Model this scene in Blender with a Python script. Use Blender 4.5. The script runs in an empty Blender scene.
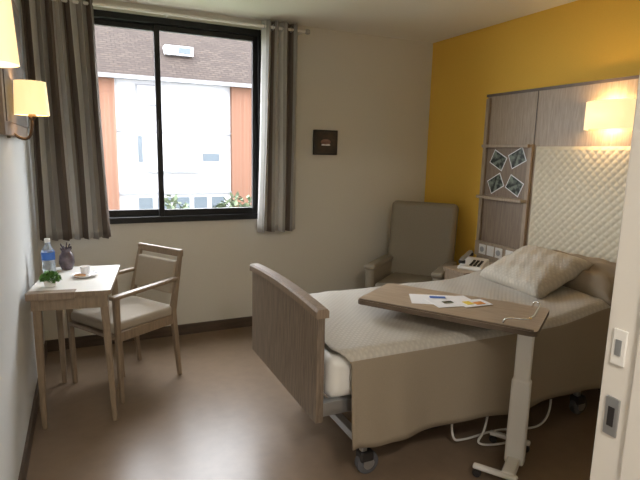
import bpy, bmesh, random
from math import *
from mathutils import Vector, Matrix
random.seed(4)
S=bpy.context.scene
XL,XR,D,H=-0.32,2.99,4.05,2.5

# ---------------------------------------------------------------- materials
def new(name):
    m=bpy.data.materials.new(name); m.use_nodes=True
    nt=m.node_tree; return m,nt,nt.nodes['Principled BSDF']
def plain(name,col,rough=.6,metal=0,spec=.5,bump=0,scale=60,var=0.0):
    m,nt,b=new(name)
    b.inputs['Base Color'].default_value=(*col,1); b.inputs['Roughness'].default_value=rough
    b.inputs['Metallic'].default_value=metal; b.inputs['Specular IOR Level'].default_value=spec
    tc=nt.nodes.new('ShaderNodeTexCoord'); n=nt.nodes.new('ShaderNodeTexNoise')
    n.inputs['Scale'].default_value=scale; n.inputs['Detail'].default_value=4
    nt.links.new(tc.outputs['Object'],n.inputs['Vector'])
    if bump:
        bp=nt.nodes.new('ShaderNodeBump'); bp.inputs['Strength'].default_value=bump; bp.inputs['Distance'].default_value=.004
        nt.links.new(n.outputs['Fac'],bp.inputs['Height']); nt.links.new(bp.outputs['Normal'],b.inputs['Normal'])
    if var:
        r=nt.nodes.new('ShaderNodeValToRGB'); r.color_ramp.elements[0].position=.3; r.color_ramp.elements[1].position=.7
        r.color_ramp.elements[0].color=(*[c*(1-var) for c in col],1); r.color_ramp.elements[1].color=(*[min(1,c*(1+var)) for c in col],1)
        nt.links.new(n.outputs['Fac'],r.inputs['Fac']); nt.links.new(r.outputs['Color'],b.inputs['Base Color'])
    return m
def wood(name,c1,c2,scl=(1,1,1),rough=.5,s=6):
    m,nt,b=new(name)
    tc=nt.nodes.new('ShaderNodeTexCoord'); mp=nt.nodes.new('ShaderNodeMapping'); mp.inputs['Scale'].default_value=scl
    n=nt.nodes.new('ShaderNodeTexNoise'); n.inputs['Scale'].default_value=s; n.inputs['Detail'].default_value=6; n.inputs['Roughness'].default_value=.62
    n.inputs['Distortion'].default_value=.4
    r=nt.nodes.new('ShaderNodeValToRGB'); r.color_ramp.elements[0].position=.32; r.color_ramp.elements[1].position=.68
    r.color_ramp.elements[0].color=(*c1,1); r.color_ramp.elements[1].color=(*c2,1)
    nt.links.new(tc.outputs['Object'],mp.inputs['Vector']); nt.links.new(mp.outputs['Vector'],n.inputs['Vector'])
    nt.links.new(n.outputs['Fac'],r.inputs['Fac']); nt.links.new(r.outputs['Color'],b.inputs['Base Color'])
    b.inputs['Roughness'].default_value=rough
    return m
def emis(name,col,strn,base=(.9,.8,.6)):
    m,nt,b=new(name); b.inputs['Base Color'].default_value=(*base,1)
    b.inputs['Emission Color'].default_value=(*col,1); b.inputs['Emission Strength'].default_value=strn
    n=nt.nodes.new('ShaderNodeTexNoise'); n.inputs['Scale'].default_value=90
    bp=nt.nodes.new('ShaderNodeBump'); bp.inputs['Strength'].default_value=.1
    nt.links.new(n.outputs['Fac'],bp.inputs['Height']); nt.links.new(bp.outputs['Normal'],b.inputs['Normal'])
    return m
M={}
M['wall']=plain('wall_paint',(.69,.665,.595),.85,bump=.15,scale=150,var=.02)
M['wall_l']=plain('wall_paint_left',(.67,.68,.67),.7,bump=.15,scale=150,var=.02)
M['yellow']=plain('wall_yellow',(.90,.56,.085),.8,bump=.15,scale=150,var=.02)
M['ceil']=plain('ceiling_paint',(.85,.82,.74),.9,bump=.1,scale=120)
M['floor']=plain('vinyl_floor',(.215,.152,.103),.34,bump=.04,scale=14,var=.07)
M['base']=wood('baseboard_wood',(.06,.042,.03),(.11,.075,.05),(1,8,8))
M['black']=plain('black_aluminium',(.007,.007,.008),.35,spec=.35)
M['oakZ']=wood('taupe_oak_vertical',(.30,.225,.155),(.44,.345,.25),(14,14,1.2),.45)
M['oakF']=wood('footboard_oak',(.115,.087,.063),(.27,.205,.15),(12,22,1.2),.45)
M['oakX']=wood('taupe_oak_top',(.36,.275,.195),(.47,.37,.27),(1.2,14,14),.42)
M['oakD']=wood('oak_edge_dark',(.10,.07,.05),(.16,.12,.085),(2,2,8),.5)
M['oakL']=wood('light_oak',(.22,.16,.105),(.32,.24,.165),(10,10,1.5),.45)
M['oakI']=wood('panel_inset',(.21,.15,.105),(.30,.225,.16),(14,14,1.2),.5)
M['top']=plain('table_laminate',(.78,.76,.72),.4)
M['fab']=plain('beige_upholstery',(.40,.34,.265),.75,bump=.4,scale=220,var=.06)
M['arm']=plain('armchair_leatherette',(.26,.225,.17),.5,bump=.2,scale=120,var=.05)
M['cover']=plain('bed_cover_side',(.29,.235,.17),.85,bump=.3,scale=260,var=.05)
M['white']=plain('white_lacquer',(.82,.80,.76),.4)
M['jamb']=plain('door_jamb_paint',(.78,.74,.68),.45,bump=.05,scale=60)
M['metal']=plain('grey_metal',(.45,.46,.47),.35,metal=.8)
M['chrome']=plain('chrome',(.8,.8,.8),.15,metal=1)
M['dark']=plain('dark_plastic',(.025,.022,.022),.5)
M['rubber']=plain('rubber_tyre',(.10,.10,.11),.7)
M['brass']=plain('dark_brass',(.10,.065,.04),.4,metal=.7)
M['shade']=emis('lamp_shade_fabric',(1,.70,.33),.40)
M['bulb']=emis('bulb_glow',(1,.8,.5),3)
M['paper']=plain('paper',(.88,.88,.90),.6)
M['blue']=plain('label_blue',(.05,.16,.55),.4)
M['orange']=plain('print_orange',(.75,.30,.06),.5)
M['green']=plain('leaves',(.10,.25,.04),.6,var=.4,scale=40)
M['hedge']=plain('hedge_leaves',(.04,.055,.025),.8,var=.4,scale=3)
M['yel']=plain('print_yellow',(.85,.65,.10),.5)
M['snack']=plain('biscuit',(.50,.27,.12),.7,var=.3,scale=50)
M['vase']=plain('dark_ceramic',(.11,.085,.10),.25,var=.4,scale=30)
def quilt(name,col,sc,strength=.6):
    m,nt,b=new(name); b.inputs['Base Color'].default_value=(*col,1); b.inputs['Roughness'].default_value=.85
    tc=nt.nodes.new('ShaderNodeTexCoord'); mp=nt.nodes.new('ShaderNodeMapping'); mp.inputs['Rotation'].default_value=(0,0,radians(45))
    w1=nt.nodes.new('ShaderNodeTexWave'); w2=nt.nodes.new('ShaderNodeTexWave'); w2.bands_direction='Y'
    mx=nt.nodes.new('ShaderNodeMath'); mx.operation='MINIMUM'
    nt.links.new(tc.outputs['Object'],mp.inputs['Vector'])
    for w in (w1,w2):
        w.inputs['Scale'].default_value=sc; nt.links.new(mp.outputs['Vector'],w.inputs['Vector'])
    nt.links.new(w1.outputs['Fac'],mx.inputs[0]); nt.links.new(w2.outputs['Fac'],mx.inputs[1])
    bp=nt.nodes.new('ShaderNodeBump'); bp.inputs['Strength'].default_value=strength; bp.inputs['Distance'].default_value=.004
    nt.links.new(mx.outputs[0],bp.inputs['Height']); nt.links.new(bp.outputs['Normal'],b.inputs['Normal'])
    r=nt.nodes.new('ShaderNodeMixRGB'); r.inputs[1].default_value=(*[c*.92 for c in col],1); r.inputs[2].default_value=(*[min(1,c*1.05) for c in col],1)
    nt.links.new(mx.outputs[0],r.inputs[0]); nt.links.new(r.outputs[0],b.inputs['Base Color'])
    return m
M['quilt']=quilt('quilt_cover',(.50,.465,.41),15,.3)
M['pillow']=quilt('pillow_fabric',(.53,.48,.40),15,.45)
M['pad']=plain('quilted_leather',(.66,.59,.44),.5)
m=bpy.data.materials.new('window_glass'); m.use_nodes=True; nt=m.node_tree; nt.nodes.clear()
o=nt.nodes.new('ShaderNodeOutputMaterial'); t=nt.nodes.new('ShaderNodeBsdfTransparent'); g=nt.nodes.new('ShaderNodeBsdfGlossy'); g.inputs['Roughness'].default_value=.02
mx=nt.nodes.new('ShaderNodeMixShader'); mx.inputs[0].default_value=.05
nt.links.new(t.outputs[0],mx.inputs[1]); nt.links.new(g.outputs[0],mx.inputs[2]); nt.links.new(mx.outputs[0],o.inputs[0]); M['glass']=m
m,nt,b=new('clear_bottle'); b.inputs['Base Color'].default_value=(.75,.85,.95,1); b.inputs['Transmission Weight'].default_value=.8; b.inputs['Roughness'].default_value=.1; M['bottle']=m
M['c1']=plain('curtain_taupe',(.15,.12,.10),.9,bump=.3,scale=300)
M['c2']=plain('curtain_grey',(.34,.325,.305),.9,bump=.3,scale=300)
M['c3']=plain('curtain_light',(.56,.55,.53),.9,bump=.3,scale=300)
def photo(name,c1,c2,sc=9):
    m,nt,b=new(name); n=nt.nodes.new('ShaderNodeTexNoise'); n.inputs['Scale'].default_value=sc*3
    tc=nt.nodes.new('ShaderNodeTexCoord'); nt.links.new(tc.outputs['Object'],n.inputs['Vector'])
    r=nt.nodes.new('ShaderNodeValToRGB'); r.color_ramp.elements[0].position=.42; r.color_ramp.elements[1].position=.6
    r.color_ramp.elements[0].color=(*c1,1); r.color_ramp.elements[1].color=(*c2,1)
    nt.links.new(n.outputs['Fac'],r.inputs['Fac']); nt.links.new(r.outputs['Color'],b.inputs['Base Color']); b.inputs['Roughness'].default_value=.3
    return m
M['ph1']=photo('photo_print',(.015,.02,.015),(.20,.24,.19))
M['art']=photo('picture_art',(.010,.008,.010),(.03,.015,.015),6)
M['art2']=plain('picture_motif',(.28,.16,.12),.6,var=.3)
# exterior
M['fac']=plain('facade_render',(.23,.226,.235),.9,var=.03,scale=1)
M['fac2']=plain('facade_trim',(.11,.11,.12),.9)
def bricks(name,c1,c2,mo,sc,ms):
    m,nt,b=new(name); tc=nt.nodes.new('ShaderNodeTexCoord'); br=nt.nodes.new('ShaderNodeTexBrick')
    nt.links.new(tc.outputs['Object'],br.inputs['Vector'])
    br.inputs['Scale'].default_value=sc; br.inputs['Color1'].default_value=(*c1,1); br.inputs['Color2'].default_value=(*c2,1); br.inputs['Mortar'].default_value=(*mo,1)
    br.inputs['Mortar Size'].default_value=ms
    nt.links.new(br.outputs['Color'],b.inputs['Base Color']); b.inputs['Roughness'].default_value=.95; b.inputs['Specular IOR Level'].default_value=.1; return m
M['roof']=bricks('roof_tiles',(.034,.026,.022),(.024,.018,.016),(.014,.011,.010),1.6,.03)
M['pier']=bricks('facade_brick',(.105,.052,.034),(.085,.042,.028),(.10,.075,.06),3,.02)
M['owin']=plain('outside_window',(.05,.06,.07),.6,spec=.1)
M['grass']=plain('grass',(.04,.055,.025),.9,var=.3,scale=3)

# ---------------------------------------------------------------- helpers
def link(ob,parent=None,mat=None):
    S.collection.objects.link(ob)
    if parent: ob.parent=parent
    if mat is not None:
        for k in (mat if isinstance(mat,(list,tuple)) else [mat]): ob.data.materials.append(M[k])
    return ob
def grp(name,loc=(0,0,0),rz=0):
    e=bpy.data.objects.new(name,None); e.empty_display_size=.1; e.location=loc; e.rotation_euler=(0,0,rz); S.collection.objects.link(e); return e
def mesh(name,vs,fs,mat,parent=None,smooth=False):
    me=bpy.data.meshes.new(name); me.from_pydata([tuple(v) for v in vs],[],fs); me.update()
    if smooth:
        for p in me.polygons: p.use_smooth=True
    return link(bpy.data.objects.new(name,me),parent,mat)
def box(name,c,s,mat,parent=None,rot=(0,0,0),bev=0,seg=3):
    x,y,z=[k/2 for k in s]
    vs=[(-x,-y,-z),(x,-y,-z),(x,y,-z),(-x,y,-z),(-x,-y,z),(x,-y,z),(x,y,z),(-x,y,z)]
    fs=[(0,3,2,1),(4,5,6,7),(0,1,5,4),(1,2,6,5),(2,3,7,6),(3,0,4,7)]
    ob=mesh(name,vs,fs,mat,parent); ob.location=c; ob.rotation_euler=rot
    if bev:
        b=ob.modifiers.new('b','BEVEL'); b.width=bev; b.segments=seg
        for p in ob.data.polygons: p.use_smooth=True
        w=ob.modifiers.new('w','WEIGHTED_NORMAL')
    return ob
def mm(name,a,b,mat,parent=None,bev=0,seg=3):
    c=[(a[i]+b[i])/2 for i in range(3)]; s=[abs(b[i]-a[i]) for i in range(3)]
    return box(name,c,s,mat,parent,bev=bev,seg=seg)
def beam(name,p0,p1,w0,w1,mat,parent=None,bev=.006,up=(0,0,1)):
    p0=Vector(p0);p1=Vector(p1);d=(p1-p0).normalized()
    x=d.cross(Vector((0,1,0)));
    if x.length<.2: x=d.cross(Vector((1,0,0)))
    x.normalize(); y=d.cross(x).normalized()
    vs=[]
    for p,w in ((p0,w0),(p1,w1)):
        for sx,sy in ((-1,-1),(1,-1),(1,1),(-1,1)): vs.append(p+x*sx*w[0]/2+y*sy*w[1]/2)
    ob=mesh(name,vs,[(0,3,2,1),(4,5,6,7),(0,1,5,4),(1,2,6,5),(2,3,7,6),(3,0,4,7)],mat,parent)
    bm=bmesh.new(); bm.from_mesh(ob.data); bmesh.ops.recalc_face_normals(bm,faces=bm.faces); bm.to_mesh(ob.data); bm.free()
    if bev:
        b=ob.modifiers.new('b','BEVEL'); b.width=bev; b.segments=2
        for p in ob.data.polygons: p.use_smooth=True
        ob.modifiers.new('w','WEIGHTED_NORMAL')
    return ob
def lathe(name,prof,mat,parent=None,loc=(0,0,0),n=24,rot=(0,0,0)):
    vs=[];fs=[]
    for r,z in prof:
        for i in range(n):
            a=2*pi*i/n; vs.append((r*cos(a),r*sin(a),z))
    for j in range(len(prof)-1):
        for i in range(n):
            fs.append((j*n+i,j*n+(i+1)%n,(j+1)*n+(i+1)%n,(j+1)*n+i))
    if prof[0][0]>0: fs.append(tuple(range(n-1,-1,-1)))
    if prof[-1][0]>0: fs.append(tuple((len(prof)-1)*n+i for i in range(n)))
    ob=mesh(name,vs,fs,mat,parent,True); ob.location=loc; ob.rotation_euler=rot
    ob.modifiers.new('e','EDGE_SPLIT').split_angle=radians(50)
    return ob
def tube(name,pts,r,mat,parent=None,smooth=True,cyc=False):
    cu=bpy.data.curves.new(name,'CURVE'); cu.dimensions='3D'; cu.bevel_depth=r; cu.bevel_resolution=3
    sp=cu.splines.new('NURBS' if smooth else 'POLY'); sp.points.add(len(pts)-1)
    for i,p in enumerate(pts): sp.points[i].co=(*p,1)
    if smooth: sp.use_endpoint_u=True; sp.order_u=3
    if cyc: sp.use_cyclic_u=True
    cu.use_fill_caps=True
    ob=bpy.data.objects.new(name,cu); return link(ob,parent,mat)
def rslab(name,lx,ly,r,z0,z1,mat,parent=None,edge=None):
    pts=[]
    for cx,cy,a0 in ((lx/2-r,ly/2-r,0),(-lx/2+r,ly/2-r,90),(-lx/2+r,-ly/2+r,180),(lx/2-r,-ly/2+r,270)):
        for k in range(7):
            a=radians(a0+15*k); pts.append((cx+r*cos(a),cy+r*sin(a)))
    n=len(pts); vs=[(x,y,z0) for x,y in pts]+[(x,y,z1) for x,y in pts]
    fs=[tuple(range(n-1,-1,-1)),tuple(range(n,2*n))]+[(i,(i+1)%n,n+(i+1)%n,n+i) for i in range(n)]
    ob=mesh(name,vs,fs,[mat]+([edge] if edge else []),parent)
    if edge:
        for p in ob.data.polygons[2:]: p.material_index=1
    return ob

# ---------------------------------------------------------------- room shell
YB=-1.6   # wall behind the camera
JX,JY=1.17,.80
mm('floor',(XL-.15,YB-.15,-.1),(XR+.15,D+.15,0),'floor')
mm('ceiling',(XL-.15,YB-.15,H),(XR+.15,D+.15,H+.1),'ceil')
mm('wall_left',(XL-.15,YB,0),(XL,D,H),'wall_l')
mm('wall_right',(XR,JY,0),(XR+.15,D,H),'yellow')
WX0,WX1,WZ0,WZ1=-.235,1.345,.93,2.42
wb=grp('wall_back')
mm('below',(XL-.15,D,0),(XR+.15,D+.25,WZ0),'wall',wb)
mm('above',(XL-.15,D,WZ1),(XR+.15,D+.25,H),'wall',wb)
mm('left_part',(XL-.15,D,WZ0),(WX0,D+.25,WZ1),'wall',wb)
mm('right_part',(WX1,D,WZ0),(XR+.15,D+.25,WZ1),'wall',wb)
mm('wall_front',(JX+.10,JY-.2,0),(XR+.15,JY,H),'wall')
mm('wall_corridor',(JX+.10,YB,0),(JX+.22,JY-.2,H),'wall')
mm('wall_rear',(XL,YB-.15,0),(JX+.22,YB,H),'wall')
j=grp('door_jamb')
mm('jamb_post',(JX,JY-.26,0),(JX+.10,JY,2.2),'jamb',j,bev=.004)
mm('jamb_stop',(JX-.012,JY-.26,0),(JX,JY-.085,2.2),'jamb',j,bev=.003)
mm('switch_plate',(JX-.006,JY-.055,.985),(JX,JY-.02,1.075),'white',j,bev=.002)
mm('switch_slot',(JX-.008,JY-.045,1.01),(JX-.006,JY-.03,1.05),'metal',j)
mm('strike_plate',(JX-.006,JY-.058,.80),(JX,JY-.022,.90),'metal',j,bev=.002)
mm('strike_hole',(JX-.008,JY-.048,.825),(JX-.006,JY-.032,.875),'dark',j)
mm('jamb_header',(XL,JY-.26,2.2),(JX+.10,JY,H),'jamb',j)
mm('baseboard_back',(XL,D-.014,0),(XR,D,.085),'base')
mm('baseboard_left',(XL,YB,0),(XL+.014,D,.085),'base')
mm('baseboard_right',(XR-.014,JY,0),(XR,D,.085),'base')

# window
w=grp('window_1')
def fr(nm,x0,x1,z0,z1,t,y0,y1,tb=None):
    tb=tb or t
    mm(nm+'_l',(x0,y0,z0),(x0+t,y1,z1),'black',w,bev=.003); mm(nm+'_r',(x1-t,y0,z0),(x1,y1,z1),'black',w,bev=.003)
    mm(nm+'_t',(x0+t,y0,z1-t),(x1-t,y1,z1),'black',w,bev=.003); mm(nm+'_b',(x0+t,y0,z0),(x1-t,y1,z0+tb),'black',w,bev=.003)
fr('frame',WX0,WX1,WZ0,WZ1,.045,D-.03,D+.08)
fr('sash_right',.515,WX1-.045,WZ0+.045,WZ1-.045,.04,D-.005,D+.03,.05)
fr('sash_left',WX0+.045,.56,WZ0+.045,WZ1-.045,.04,D+.035,D+.07,.05)
mm('glass_right',(.555,D+.012,WZ0+.09),(WX1-.085,D+.016,WZ1-.085),'glass',w)
mm('glass_left',(WX0+.085,D+.05,WZ0+.09),(.52,D+.054,WZ1-.085),'glass',w)
mm('handle',(.525,D-.02,1.55),(.545,D-.005,1.70),'dark',w)

# curtains
def curtain(name,xt0,xt1,xb0,xb1,zt,zb,folds,seq,yc,amp,ph=0):
    nx,nz=folds*16,26; vs=[];fs=[]
    for j in range(nz+1):
        v=j/nz; z=zt+(zb-zt)*v
        for i in range(nx+1):
            u=i/nx; x=xt0+(xt1-xt0)*u; xb=xb0+(xb1-xb0)*u; x=x+(xb-x)*v
            a=2*pi*folds*u+ph
            y=yc+amp*(1-.15*v)*sin(a)+.010*v*sin(a*.37+2.1+3*v)
            x+=.012*sin(2*a)*(.4+.6*v)+.006*sin(3*v+u*9)
            vs.append((max(x,XL+.006),y,z+.006*sin(a+1)*v))
    for j in range(nz):
        for i in range(nx): fs.append((j*(nx+1)+i,j*(nx+1)+i+1,(j+1)*(nx+1)+i+1,(j+1)*(nx+1)+i))
    ob=mesh(name,vs,fs,['c1','c2','c3'],None,True)
    for k,p in enumerate(ob.data.polygons): 
        i=k%nx; p.material_index=seq[int(i/nx*len(seq)*folds/4*1.0)%len(seq)]
    so=ob.modifiers.new('s','SOLIDIFY'); so.thickness=.003
    return ob
seq=[0,0,2,2,1,1,1,0,0,2,2,1]
c=curtain('striped_curtain',-.305,.11,-.295,.160,2.475,.845,7,seq,D-.115,.036)
c=curtain('striped_curtain.001',1.30,1.60,1.27,1.60,2.475,.835,4,[2,1,2,0,1,2,2,1,0,0,1,2],D-.115,.036,1)
rod=grp('curtain_rod')
tube('rod',[(XL+.02,D-.115,2.43),(1.66,D-.115,2.43)],.011,'white',rod,False)
lathe('finial',[(0.0,-.02),(.018,-.015),(.022,0),(.018,.015),(0,.02)],'metal',rod,(1.68,D-.115,2.43),rot=(0,radians(90),0))
for x in (-.29,.6,1.65): tube('bracket',[(x,D-.115,2.43),(x,D-.0,2.43)],.008,'white',rod,False)
for i in range(8):
    x=1.315+i*.0375; tube('eyelet',[(x,D-.115+.02*cos(q*pi/6),2.43+.02*sin(q*pi/6)) for q in range(12)],.003,'metal',rod,False,True)

p=grp('framed_picture')
mm('frame',(1.795,D-.025,1.465),(2.02,D,1.675),'dark',p,bev=.004)
mm('art',(1.82,D-.028,1.49),(1.995,D-.024,1.65),'art',p)
lathe('motif',[(0,0),(.04,.0),(.036,.004),(0,.004)],'art2',p,(1.905,D-.028,1.575),rot=(radians(90),0,0)).scale=(1.2,.6,1)
mm('motif_base',(1.865,D-.031,1.545),(1.945,D-.028,1.555),'paper',p)
p=grp('framed_wall_panel')
mm('frame',(XL,2.55,1.53),(XL+.03,3.55,2.25),'oakI',p,bev=.004)
mm('inner',(XL+.028,2.61,1.59),(XL+.034,3.49,2.19),'oakD',p)

def sconce(name,y,z):
    g=grp(name)
    cx=XL+.110
    lathe('backplate',[(0.04,0),(.04,.012),(.028,.02)],'brass',g,(XL,y,z-.15),rot=(0,radians(90),0))
    tube('arm',[(XL+.01,y,z-.15),(XL+.05,y,z-.20),(cx,y,z-.18),(cx,y,z-.08)],.007,'brass',g)
    lathe('candle_cup',[(.010,-.10),(.020,-.085),(.016,-.075),(.011,-.07),(.011,-.045)],'brass',g,(cx,y,z))
    sh=lathe('shade',[(.076,-.078),(.068,.078)],'shade',g,(cx,y,z),32)
    bm=bmesh.new(); bm.from_mesh(sh.data); bmesh.ops.delete(bm,geom=[f for f in bm.faces if len(f.verts)>4],context='FACES'); bm.to_mesh(sh.data); bm.free()
    lathe('bulb',[(0,-.035),(.016,-.02),(.020,0),(.013,.025),(0,.035)],'bulb',g,(cx,y,z))
    l=bpy.data.lights.new('bulb_light','POINT'); l.energy=.5; l.color=(1,.68,.36); l.shadow_soft_size=.03
    lo=bpy.data.objects.new('bulb_light',l); S.collection.objects.link(lo); lo.parent=g; lo.location=(cx,y,z+.05)
sconce('wall_sconce',2.87,1.71)
sconce('wall_sconce.001',1.56,1.765)

# ---------------------------------------------------------------- writing table
a=radians(-8)
tb=grp('writing_table',(-.058,3.135,0),a)
rslab('tabletop',.40,.62,.012,.725,.75,'top',tb,'oakL')
mm('apron_front',(-.18,-.295,.655),(.18,-.275,.725),'oakL',tb)
mm('apron_back',(-.18,.275,.655),(.18,.295,.725),'oakL',tb)
mm('apron_left',(-.185,-.28,.655),(-.165,.28,.725),'oakL',tb)
mm('edge_strip',(-.198,-.316,.715),(.03,-.255,.7515),'oakI',tb)
for sx in (-1,1):
    for sy in (-1,1):
        beam('leg',(sx*.16,sy*.26,.72),(sx*.175+.015,sy*.285,0),(.042,.042),(.026,.026),'oakL',tb)
g=grp('water_bottle',(-.215,3.35,.7505))
lathe('body',[(.0,0),(.034,.0),(.036,.01),(.036,.07),(.034,.075),(.036,.08),(.036,.125),(.014,.165),(.014,.18)],'bottle',g)
lathe('label',[(.0368,.075),(.0368,.12)],'blue',g); lathe('cap',[(.016,.178),(.016,.20),(0,.20)],'white',g)
g=grp('vase',(-.12,3.39,.7505))
lathe('body',[(0,0),(.03,0),(.045,.04),(.04,.085),(.025,.11),(.034,.13),(.030,.13),(.022,.112),(0,.10)],'vase',g)
for i in range(9):
    an=i*.7; tube('stem',[(0,0,.10),(.015*cos(an),.015*sin(an),.13),(.03*cos(an),.03*sin(an),.14+.01*(i%3))],.004,'vase',g)
g=grp('potted_plant',(-.19,2.985,.7520))
lathe('pot',[(0,0),(.028,0),(.036,.035),(.032,.035),(0,.03)],'white',g)
vs=[];fs=[]
for i in range(420):
    th=random.random()*6.28; cz=random.random(); r=.052*sqrt(1-cz*cz)*random.uniform(.7,1); z=.028+.05*cz; t=random.random()*6.28; s=.011
    c0=Vector((r*cos(th),r*sin(th),z)); d=Vector((cos(t),sin(t),random.uniform(-.3,.9)))*s; e=Vector((-sin(t),cos(t),.2))*s*.6
    k=len(vs); vs+=[c0-d,c0+e,c0+d,c0-e]; fs.append((k,k+1,k+2,k+3))
mesh('foliage',vs,fs,'green',g)
g=grp('snack_plate',(-.02,3.16,.7505))
lathe('plate',[(0,0),(.045,0),(.07,.012),(.068,.015),(.045,.004),(0,.004)],'paper',g,n=32)
lathe('cup',[(0,0),(.022,0),(.028,.05),(.025,.05),(0,.01)],'paper',g,(.0,.02,.005))
lathe('biscuit',[(0,0),(.03,.0),(.032,.01),(0,.018)],'snack',g,(-.030,-.02,.005))
tube('spoon',[(.03,-.05,.016),(.045,.0,.02),(.05,.04,.018)],.003,'chrome',g)

# ---------------------------------------------------------------- dining chair with arms
ch=grp('dining_armchair',(.20,3.335,0),radians(212.7))
for sy in (-1,1):
    beam('front_leg',(.235,sy*.235,.64),(.225,sy*.235,0),(.034,.034),(.026,.026),'oakL',ch)
    beam('rear_leg',(-.20,sy*.205,.46),(-.245,sy*.205,0),(.038,.034),(.026,.026),'oakL',ch)
    beam('back_post',(-.20,sy*.205,.45),(-.285,sy*.195,.82),(.038,.034),(.026,.026),'oakL',ch)
    beam('armrest',(.265,sy*.235,.645),(-.235,sy*.215,.665),(.024,.05),(.024,.04),'oakL',ch,bev=.009)
    beam('side_rail',(.22,sy*.225,.405),(-.2,sy*.205,.40),(.06,.022),(.06,.022),'oakL',ch)
beam('front_rail',(.225,-.22,.405),(.225,.22,.405),(.022,.06),(.022,.06),'oakL',ch)
beam('rear_rail',(-.205,-.2,.40),(-.205,.2,.40),(.022,.06),(.022,.06),'oakL',ch)
beam('top_rail',(-.285,-.215,.82),(-.285,.215,.82),(.05,.026),(.05,.026),'oakL',ch,bev=.010)
box('seat_cushion',(.015,0,.455),(.47,.43,.065),'fab',ch,bev=.025,seg=4)
box('back_cushion',(-.245,0,.665),(.04,.37,.22),'fab',ch,rot=(0,radians(-13),0),bev=.018,seg=4)

# ---------------------------------------------------------------- upholstered armchair in the corner
ac=grp('upholstered_armchair',(2.45,3.44,0),radians(219))
box('seat_base',(.0,0,.27),(.50,.46,.16),'arm',ac,bev=.02)
box('seat_cushion',(.03,0,.395),(.50,.46,.12),'arm',ac,bev=.035,seg=4)
for sy in (-1,1):
    box('arm_panel',(.0,sy*.275,.37),(.54,.08,.42),'arm',ac,bev=.03,seg=4)
    box('arm_pad',(.01,sy*.275,.575),(.54,.095,.045),'arm',ac,bev=.02,seg=4)
    for sx in (-.2,.22): beam('foot',(sx,sy*.25,.18),(sx*1.03,sy*.25,0),(.045,.045),(.03,.03),'oakD',ac)
bk=box('backrest',(-.275,0,.74),(.12,.58,.68),'arm',ac,rot=(0,radians(-8),0),bev=.045,seg=5)

# ---------------------------------------------------------------- bedside table + phone
bt=grp('bedside_table',(2.66,2.87,0))
rslab('top',.50,.24,.01,.64,.662,'oakX',bt,'oakL')
mm('side_l',(-.235,-.11,.05),(-.215,.11,.64),'oakL',bt); mm('side_r',(.215,-.11,.05),(.235,.11,.64),'oakL',bt)
mm('back_panel',(-.215,.09,.1),(.215,.105,.64),'oakL',bt)
mm('shelf',(-.215,-.10,.30),(.215,.09,.32),'oakL',bt); mm('bottom_shelf',(-.215,-.10,.07),(.215,.09,.09),'oakL',bt)
mm('drawer_front',(-.21,-.112,.50),(.21,-.10,.63),'oakL',bt); mm('drawer_pull',(-.05,-.122,.56),(.05,-.112,.57),'metal',bt)
for sx in (-.2,.2):
    for sy in (-.09,.09): lathe('castor',[(.012,0),(.02,.006),(.02,.045),(.01,.06)],'dark',bt,(sx,sy,0))
ph=grp('telephone',(2.60,2.875,.6625),radians(-60))
vs=[(-.09,-.10,0),(.09,-.10,0),(.09,.10,0),(-.09,.10,0),(-.085,-.095,.02),(.085,-.095,.02),(.085,.095,.065),(-.085,.095,.065)]
b=mesh('base',vs,[(0,3,2,1),(4,5,6,7),(0,1,5,4),(1,2,6,5),(2,3,7,6),(3,0,4,7)],'white',ph); b.modifiers.new('b','BEVEL').width=.006
for i in range(3):
    for k in range(4): box('key',(.0+i*.028,-.06+k*.027,.033+k*.0062),(.018,.016,.006),'dark',ph,rot=(radians(13),0,0))
tube('handset',[(-.058,-.10,.06),(-.058,-.085,.075),(-.058,0,.085),(-.058,.085,.105),(-.058,.10,.095)],.016,'metal',ph)
lathe('earpiece',[(0,-.015),(.024,-.012),(.024,.01),(0,.014)],'dark',ph,(-.058,.088,.085)); lathe('mouthpiece',[(0,-.015),(.024,-.012),(.024,.01),(0,.014)],'dark',ph,(-.058,-.088,.055))

# ---------------------------------------------------------------- bed
bed=grp('hospital_bed')
Y0,Y1=1.79,2.68; yc=(Y0+Y1)/2
n=16; vs=[];fs=[]
for side,x in ((0,.83),(1,.865)):
    for i in range(n+1):
        u=i/n; y=Y0-.0+(Y1-Y0)*u; vs.append((x,y,.36)); vs.append((x,y,.835+.018*(1-(2*u-1)**2)))
o2=2*(n+1)
for i in range(n):
    fs+= [(2*i,2*i+1,2*i+3,2*i+2),(o2+2*i,o2+2*i+2,o2+2*i+3,o2+2*i+1),(2*i+1,o2+2*i+1,o2+2*i+3,2*i+3),(2*i,2*i+2,o2+2*i+2,o2+2*i)]
fs+=[(0,o2,o2+1,1),(2*n,2*n+1,o2+2*n+1,o2+2*n)]
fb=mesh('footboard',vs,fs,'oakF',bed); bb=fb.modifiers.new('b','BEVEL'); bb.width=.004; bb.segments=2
vs=[];fs=[]
prof=[(.820,-.012),(.820,.016),(.828,.026),(.868,.026),(.876,.016),(.876,-.012)]
for i in range(n+1):
    u=i/n; y=Y0-.012+(Y1-Y0+.024)*u; zz=.835+.018*(1-(2*u-1)**2)
    for px,pz in prof: vs.append((px,y,zz+pz))
k=len(prof)
for i in range(n):
    for q in range(k): fs.append((i*k+q,i*k+(q+1)%k,(i+1)*k+(q+1)%k,(i+1)*k+q))
fs+=[tuple(range(k))[::-1],tuple(n*k+q for q in range(k))]
mesh('footboard_cap',vs,fs,'oakI',bed)
mm('headboard',(2.885,Y0+.02,.36),(2.915,Y1-.02,.80),'oakF',bed,bev=.006)
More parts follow.
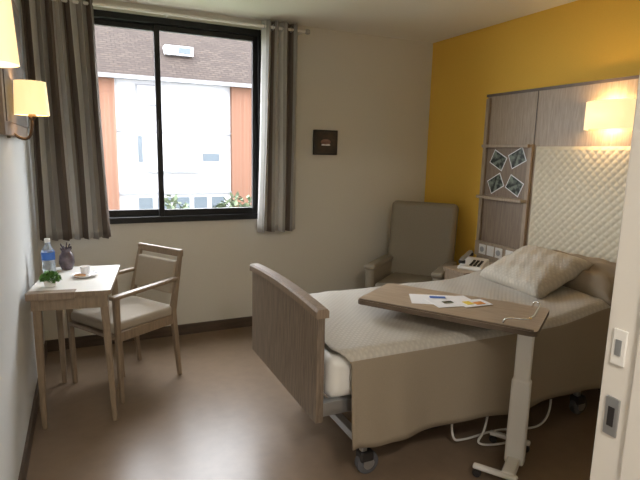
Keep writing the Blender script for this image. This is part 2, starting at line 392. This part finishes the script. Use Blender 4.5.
for y in (Y0+.06,Y1-.06): mm('side_rail',(.87,y-.02,.36),(2.88,y+.02,.42),'metal',bed,bev=.004)
for x in (1.0,1.6,2.2,2.75): mm('cross_bar',(x-.02,Y0+.06,.36),(x+.02,Y1-.06,.40),'metal',bed)
mm('mattress',(.90,Y0+.02,.43),(2.87,Y1-.02,.63),'white',bed,bev=.05,seg=4)
mm('bumper',(.865,Y0+.01,.40),(.96,Y0+.05,.44),'metal',bed)
for x,xx in ((1.12,1.20),(2.55,2.45)):
    mm('leg_frame',(x-.02,Y0+.08,.13),(x+.02,Y1-.08,.17),'metal',bed,bev=.004)
    for y in (Y0+.09,Y1-.09):
        beam('lift_arm',(x,y,.15),(xx,y,.38),(.03,.04),(.03,.04),'metal',bed)
        beam('castor_stem',(x,y,.15),(x,y,.09),(.03,.03),(.03,.03),'metal',bed)
        lathe('castor_wheel',[(.0,-.022),(.035,-.022),(.055,-.016),(.058,0),(.055,.016),(.035,.022),(0,.022)],'rubber',bed,(x+.02,y,.058),rot=(radians(90),0,0))
        lathe('castor_hub',[(0,-.026),(.028,-.026),(.028,.026),(0,.026)],'metal',bed,(x+.02,y,.058),rot=(radians(90),0,0))
        box('castor_fork',(x+.01,y,.095),(.07,.06,.05),'dark',bed,bev=.01)
mm('motor_box',(1.62,yc-.1,.24),(1.95,yc+.1,.34),'dark',bed,bev=.01)
mm('base_rail',(1.12,Y0+.10,.13),(2.55,Y0+.13,.16),'dark',bed); mm('base_rail_b',(1.12,Y1-.13,.13),(2.55,Y1-.10,.16),'dark',bed)
hz=.225
R=.05
def zt(x): 
    t=max(0,min(1,(x-2.15)/.5)); return .655+.06*t*t*(3-2*t)
nu=90
sections=[]
for k in range(13): sections.append(('n',k/12))
for k in range(1,7): sections.append(('nr',k/6))
for k in range(1,24): sections.append(('t',k/23))
for k in range(1,7): sections.append(('fr',k/6))
for k in range(1,13): sections.append(('f',k/12))
vs=[];fs=[];mi=[]
for i in range(nu+1):
    u=i/nu; x=.925+(2.868-.925)*u; Z=zt(x)
    for s,k in sections:
        if s in('n','f'):
            kk=k if s=='n' else 1-k
            low=1-kk
            z=hz+(Z-R-hz)*kk+.006*sin(x*9)*low
            w=.014*low*(sin(x*7+1)+.6*sin(x*17))+ .025*low+.012*low*sin(x*31+2*kk)*max(0,sin(x*2.3))
            y=(Y0-.012-w) if s=='n' else (Y1+.012+min(w,.03))
            xx=x+(.06*(1-u)**6)
        elif s=='nr':
            a=pi/2*k; y=Y0-.012+R*(1-cos(a)); z=Z-R+R*sin(a); xx=x+.06*(1-u)**6*(1-k)
        elif s=='fr':
            a=pi/2*(1-k); y=Y1+.012-R*(1-cos(a)); z=Z-R+R*sin(a); xx=x
        else:
            y=Y0-.012+R+(Y1-Y0+.024-2*R)*k; xx=x
            z=Z+.004*sin(x*11+y*7)+.003*sin(x*23-y*13)+.012*sin(pi*k)
        vs.append((xx,y,z))
m_=len(sections)
for i in range(nu):
    for q in range(m_-1):
        fs.append((i*m_+q,(i+1)*m_+q,(i+1)*m_+q+1,i*m_+q+1))
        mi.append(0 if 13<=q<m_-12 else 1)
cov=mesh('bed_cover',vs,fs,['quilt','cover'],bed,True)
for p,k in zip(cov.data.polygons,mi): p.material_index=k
so=cov.modifiers.new('s','SOLIDIFY'); so.thickness=.008; so.offset=1
def pillow(name,loc,size,rot,mat,parent,sd=0):
    n=36; vs=[];fs=[]
    for side in (1,-1):
        for i in range(n+1):
            for j in range(n+1):
                u=-1+2*i/n; v=-1+2*j/n
                h=(max(0,(1-u**4)*(1-v**4)))**.5
                x=u*size[0]/2*(1-.05*(1-v*v)); y=v*size[1]/2*(1-.05*(1-u*u))
                wr=1+.12*sin(3*u+1+sd)*cos(2.5*v)+.07*sin(9*u+4*v+sd)+.04*sin(17*v-6*u)
                vs.append((x,y,side*h*size[2]/2*wr))
    N=(n+1)**2
    for s in (0,1):
        for i in range(n):
            for j in range(n):
                a=s*N+i*(n+1)+j; f=(a,a+n+1,a+n+2,a+1); fs.append(f if s==0 else f[::-1])
    ob=mesh(name,vs,fs,mat,parent,True); ob.location=loc; ob.rotation_euler=rot
    bm=bmesh.new(); bm.from_mesh(ob.data); bmesh.ops.remove_doubles(bm,verts=bm.verts,dist=.0005); bm.to_mesh(ob.data); bm.free()
    return ob
pillow('bolster_under_cover',(2.72,2.17,.765),(.32,.84,.22),(0,radians(-22),0),'cover',bed,2)
pillow('pillow',(2.50,2.24,.795),(.42,.54,.16),(0,radians(-24),radians(-6)),'pillow',bed)

cb=grp('power_cables')
tube('cable_a',[(1.95,1.95,.25),(1.85,1.85,.08),(1.75,1.84,.012),(1.95,1.78,.012),(2.15,1.86,.012),(2.2,2.0,.15)],.006,'white',cb)
tube('cable_b',[(1.7,1.95,.25),(1.62,1.88,.05),(1.75,1.90,.012),(2.0,1.92,.012),(2.3,1.80,.012),(2.4,1.95,.2)],.006,'white',cb)

# ---------------------------------------------------------------- overbed table
ang=atan2(-.71,.483)
ot=grp('overbed_table',(1.62,1.925,-.04),ang)
ob=rslab('tabletop',.85,.41,.03,.778,.80,'oakX',ot,'oakD')
mm('raised_lip',(-.41,-.202,.80),(.41,-.190,.806),'oakD',ot)
mm('carriage',(.14,-.06,.748),(.41,.06,.778),'metal',ot,bev=.005)
beam('column_outer',(.355,0,.07),(.355,0,.50),(.09,.06),(.085,.055),'white',ot,bev=.012)
beam('column_inner',(.355,0,.48),(.355,0,.755),(.072,.045),(.072,.045),'white',ot,bev=.01)
mm('base_crossbar',(.325,-.17,.075),(.385,.17,.11),'white',ot,bev=.01)
for sy in (-.17,.17):
    mm('base_leg',(.20,sy-.015,.082),(.40,sy+.015,.104),'white',ot,bev=.008)
    for sx in (.22,.38): 
        lathe('castor',[(0,-.012),(.018,-.012),(.021,0),(.018,.012),(0,.012)],'dark',ot,(sx,sy,.0615),rot=(radians(90),0,0))
tube('wire_rest',[(.28,-.17,.806),(.28,-.17,.835),(.39,-.165,.835),(.39,.0,.835),(.39,.15,.835),(.35,.16,.835),(.35,.16,.806)],.005,'chrome',ot)
pp=grp('papers_on_table',(1.62,1.925,-.04),ang)
def sheet(name,x,y,lx,ly,rz,z,mat): return box(name,(x,y,z),(lx,ly,.0016),mat,pp,rot=(0,0,rz))
sheet('brochure',-.10,.02,.23,.17,.45,.8012,'paper'); sheet('sheet_a',-.01,.035,.23,.17,.8,.8030,'paper')
sheet('menu_card',.09,.065,.16,.10,.9,.8048,'paper')
sheet('print_blue',-.09,.055,.08,.03,.45,.8068,'blue'); sheet('print_orange',.115,.075,.05,.04,.9,.8068,'orange'); sheet('print_yellow',.07,.045,.04,.05,.9,.8068,'yel'); sheet('print_green',-.02,.00,.05,.03,.8,.8068,'ph1')

# ---------------------------------------------------------------- bed-head wall panel
hp=grp('bed_head_panel')
PX=XR-.045
mm('backing',(PX,1.30,.25),(XR,3.23,1.955),'oakZ',hp,bev=.003)
mm('top_cap',(PX-.006,1.29,1.945),(XR,3.24,1.965),'oakD',hp)
mm('upper_stile',(PX-.003,2.727,1.57),(PX+.002,2.733,1.95),'oakD',hp)
mm('photo_board',(PX-.004,2.76,.80),(PX+.002,3.19,1.56),'oakI',hp)
mm('rail_top',(PX-.05,2.74,1.552),(PX,3.21,1.575),'oakZ',hp,bev=.003)
mm('rail_mid',(PX-.07,2.74,1.152),(PX,3.21,1.175),'oakZ',hp,bev=.003)
mm('stile_l',(PX-.022,3.19,.78),(PX,3.225,1.93),'oakZ',hp,bev=.003)
mm('stile_r',(PX-.022,2.725,.78),(PX,2.76,1.575),'oakZ',hp,bev=.003)
mm('service_strip',(PX-.03,2.72,.68),(PX,3.225,.80),'oakZ',hp,bev=.003)
for i,y in enumerate((3.13,3.04,2.95,2.84)):
    mm('socket_plate',(PX-.038,y-.037,.70),(PX-.03,y+.037,.78),'white',hp,bev=.003)
    lathe('socket_well',[(0.022,0),(.022,.003),(.0,.003)],'metal' if i%2==0 else 'white',hp,(PX-.0385,y,.74),rot=(0,radians(-90),0))
ny,nz=170,150; y0,y1,z0,z1=1.77,2.705,.72,1.56; vs=[];fs=[]
for i in range(ny+1):
    for k in range(nz+1):
        y=y0+(y1-y0)*i/ny; z=z0+(z1-z0)*k/nz
        a_=(y+z)*pi/.055; b_=(y-z)*pi/.055
        h=.004+.006*(abs(sin(a_))*abs(sin(b_)))**.5
        e=min(i,ny-i,k,nz-k)/4; h=h*min(1,e)
        vs.append((PX-h,y,z))
for i in range(ny):
    for k in range(nz): fs.append((i*(nz+1)+k,i*(nz+1)+k+1,(i+1)*(nz+1)+k+1,(i+1)*(nz+1)+k))
mesh('quilted_pad',vs,fs,'pad',hp,True)
for i,(y,z,r) in enumerate(((3.06,1.455,.45),(2.87,1.475,-.45),(3.07,1.275,-.5),(2.875,1.27,.45))):
    g=grp('pinned_photo' if i==0 else 'pinned_photo.%03d'%i,(PX-.006,y,z)); g.rotation_euler=(r,0,0)
    box('print_border',(0,0,0),(.002,.15,.115),'paper',g); box('print',(-.0015,0,0),(.002,.135,.10),'ph1',g)
wl=grp('bed_wall_lamp')
ly,lz=2.15,1.745
n=20; vs=[];fs=[]
for k,z in enumerate((-.085,.085)):
    for i in range(n+1):
        a_=pi*i/n; vs.append((PX-.0-.11*sin(a_)**.7,ly+.155*cos(a_),lz+z))
for i in range(n): fs.append((i,i+1,n+2+i,n+1+i))
sh=mesh('shade',vs,fs,'shade',wl,True); sh.modifiers.new('s','SOLIDIFY').thickness=.002
mm('backplate',(PX-.012,ly-.05,lz-.05),(PX,ly+.05,lz+.05),'brass',wl)
lathe('bulb',[(0,-.035),(.018,-.02),(.022,0),(.015,.025),(0,.035)],'bulb',wl,(PX-.06,ly,lz))
for zz in (.07,-.07):
    l=bpy.data.lights.new('lamp_light','POINT'); l.energy=.9; l.color=(1,.66,.32); l.shadow_soft_size=.03
    lo=bpy.data.objects.new('lamp_light',l); S.collection.objects.link(lo); lo.parent=wl; lo.location=(PX-.06,ly,lz+zz)

# ---------------------------------------------------------------- outside
mm('ground',(-60,D+.4,-2.7),(70,80,-2.6),'grass')
bd=grp('neighbouring_building')
FY=22
mm('facade',(-14,FY,-2.6),(26,FY+9,4.4),'fac',bd)
rf=mesh('roof',[(0,0,0),(41,0,0),(41,9.9,0),(0,9.9,0)],[(0,1,2,3)],'roof',bd)
rf.location=(-14.5,FY-.6,4.15); rf.rotation_euler=(atan2(6.35,7.6),0,0)
mm('gutter',(-14.5,FY-.7,4.1),(26.5,FY-.55,4.25),'fac2',bd)
for x in (.3,5.85,11.4,-5.2):
    p=mm('brick_pier',(x,-.25+FY,-2.6),(x+.95,FY,4.15),'pier',bd)
for z in (2.15,-.35): mm('floor_band',(-14,FY-.12,z),(26,FY,z+.10),'fac2',bd)
for dx in (-10.8,-5.4,0,5.4,10.8):
    mm('shutter_box',(2.05+dx,FY-.10,3.2),(3.0+dx,FY,4.0),'fac2',bd); mm('shutter_slat',(2.10+dx,FY-.12,3.25),(2.95+dx,FY-.1,3.95),'fac',bd)
    mm('window_slit',(2.05+dx,FY-.04,.95),(2.22+dx,FY-.0,2.0),'owin',bd)
    mm('window_small',(4.65+dx,FY-.04,1.02),(5.35+dx,FY,1.35),'owin',bd)
    mm('railing',(2.3+dx,FY-.3,1.5),(4.5+dx,FY-.27,1.53),'fac2',bd); mm('balcony',(2.3+dx,FY-.3,.55),(4.5+dx,FY,.62),'fac2',bd)
    for q in range(5): mm('railing_post',(2.35+q*.53+dx,FY-.3,.6),(2.38+q*.53+dx,FY-.27,1.5),'fac2',bd)
    for xx in (2.0,2.75,3.5,4.25,5.0): 
        mm('window_low',(xx+dx,FY-.04,-1.6),(xx+.55+dx,FY,-.5),'owin',bd); mm('glazing_bar',(xx+dx,FY-.06,-1.05),(xx+.55+dx,FY-.04,-.98),'fac',bd)
for x in (3.2,9.5): 
    g=mm('roof_window_frame',(x+.1,FY+.6,5.35),(x+1.25,FY+1.5,5.72),'fac',bd); mm('roof_window_pane',(x+.65,FY+.58,5.42),(x+1.15,FY+.62,5.65),'owin',bd)
def hedge(name,x0,x1,y,z0,z1,seed):
    random.seed(seed); vs=[];fs=[]
    for i in range(2000):
        x=random.uniform(x0,x1); yy=y+random.uniform(-.5,.5); hh=z1+.3*sin(x*1.3)+.2*sin(x*3.1); z=random.uniform(z0,hh)
        c0=Vector((x,yy,z)); d=Vector((random.uniform(-1,1),random.uniform(-1,1),random.uniform(-1,1))).normalized()*.13; e=d.cross(Vector((random.random(),random.random(),1))).normalized()*.07
        k=len(vs); vs+=[c0-d,c0+e,c0+d,c0-e]; fs.append((k,k+1,k+2,k+3))
    mesh(name,vs,fs,'hedge')
hedge('garden_hedge',2.4,9,17,-1.8,-.12,3)

# ---------------------------------------------------------------- light
W=bpy.data.worlds.new('World'); S.world=W; W.use_nodes=True
bg=W.node_tree.nodes['Background']; bg.inputs[0].default_value=(.91,.95,1.0,1); bg.inputs[1].default_value=7.5
l=bpy.data.lights.new('window_portal','AREA'); l.shape='RECTANGLE'; l.size=WX1-WX0; l.size_y=WZ1-WZ0; l.cycles.is_portal=True
lo=bpy.data.objects.new('window_portal',l); S.collection.objects.link(lo); lo.location=((WX0+WX1)/2,D+.28,(WZ0+WZ1)/2); lo.rotation_euler=(radians(-90),0,0)
cl=grp('fill_light',(.42,-.5,2.5))  # added fixture behind the camera, out of view, only there for fill light
lathe('fill_diffuser',[(0,-.07),(.12,-.06),(.16,-.02),(.16,0)],'white',cl)
l=bpy.data.lights.new('fill_area','AREA'); l.shape='DISK'; l.size=.3; l.energy=14; l.color=(1,.93,.84)  # area lamp added as warm fill for the room
lo=bpy.data.objects.new('fill_area',l); S.collection.objects.link(lo); lo.parent=cl; lo.location=(0,0,-.09)

# ---------------------------------------------------------------- camera
cam=bpy.data.cameras.new('camera'); co=bpy.data.objects.new('camera',cam); S.collection.objects.link(co)
cam.sensor_width=36; cam.lens=508.66/640*36; cam.clip_start=.02; cam.clip_end=300
r=Vector((.9081,-.4182,.0215)).normalized(); f=Vector((.4155,.8937,-.1693)).normalized(); u=r.cross(f).normalized()
co.matrix_world=Matrix(((r.x,u.x,-f.x,0),(r.y,u.y,-f.y,0),(r.z,u.z,-f.z,1.4837),(0,0,0,1)))
S.camera=co
S.view_settings.view_transform='Standard'
S.view_settings.exposure=1.5
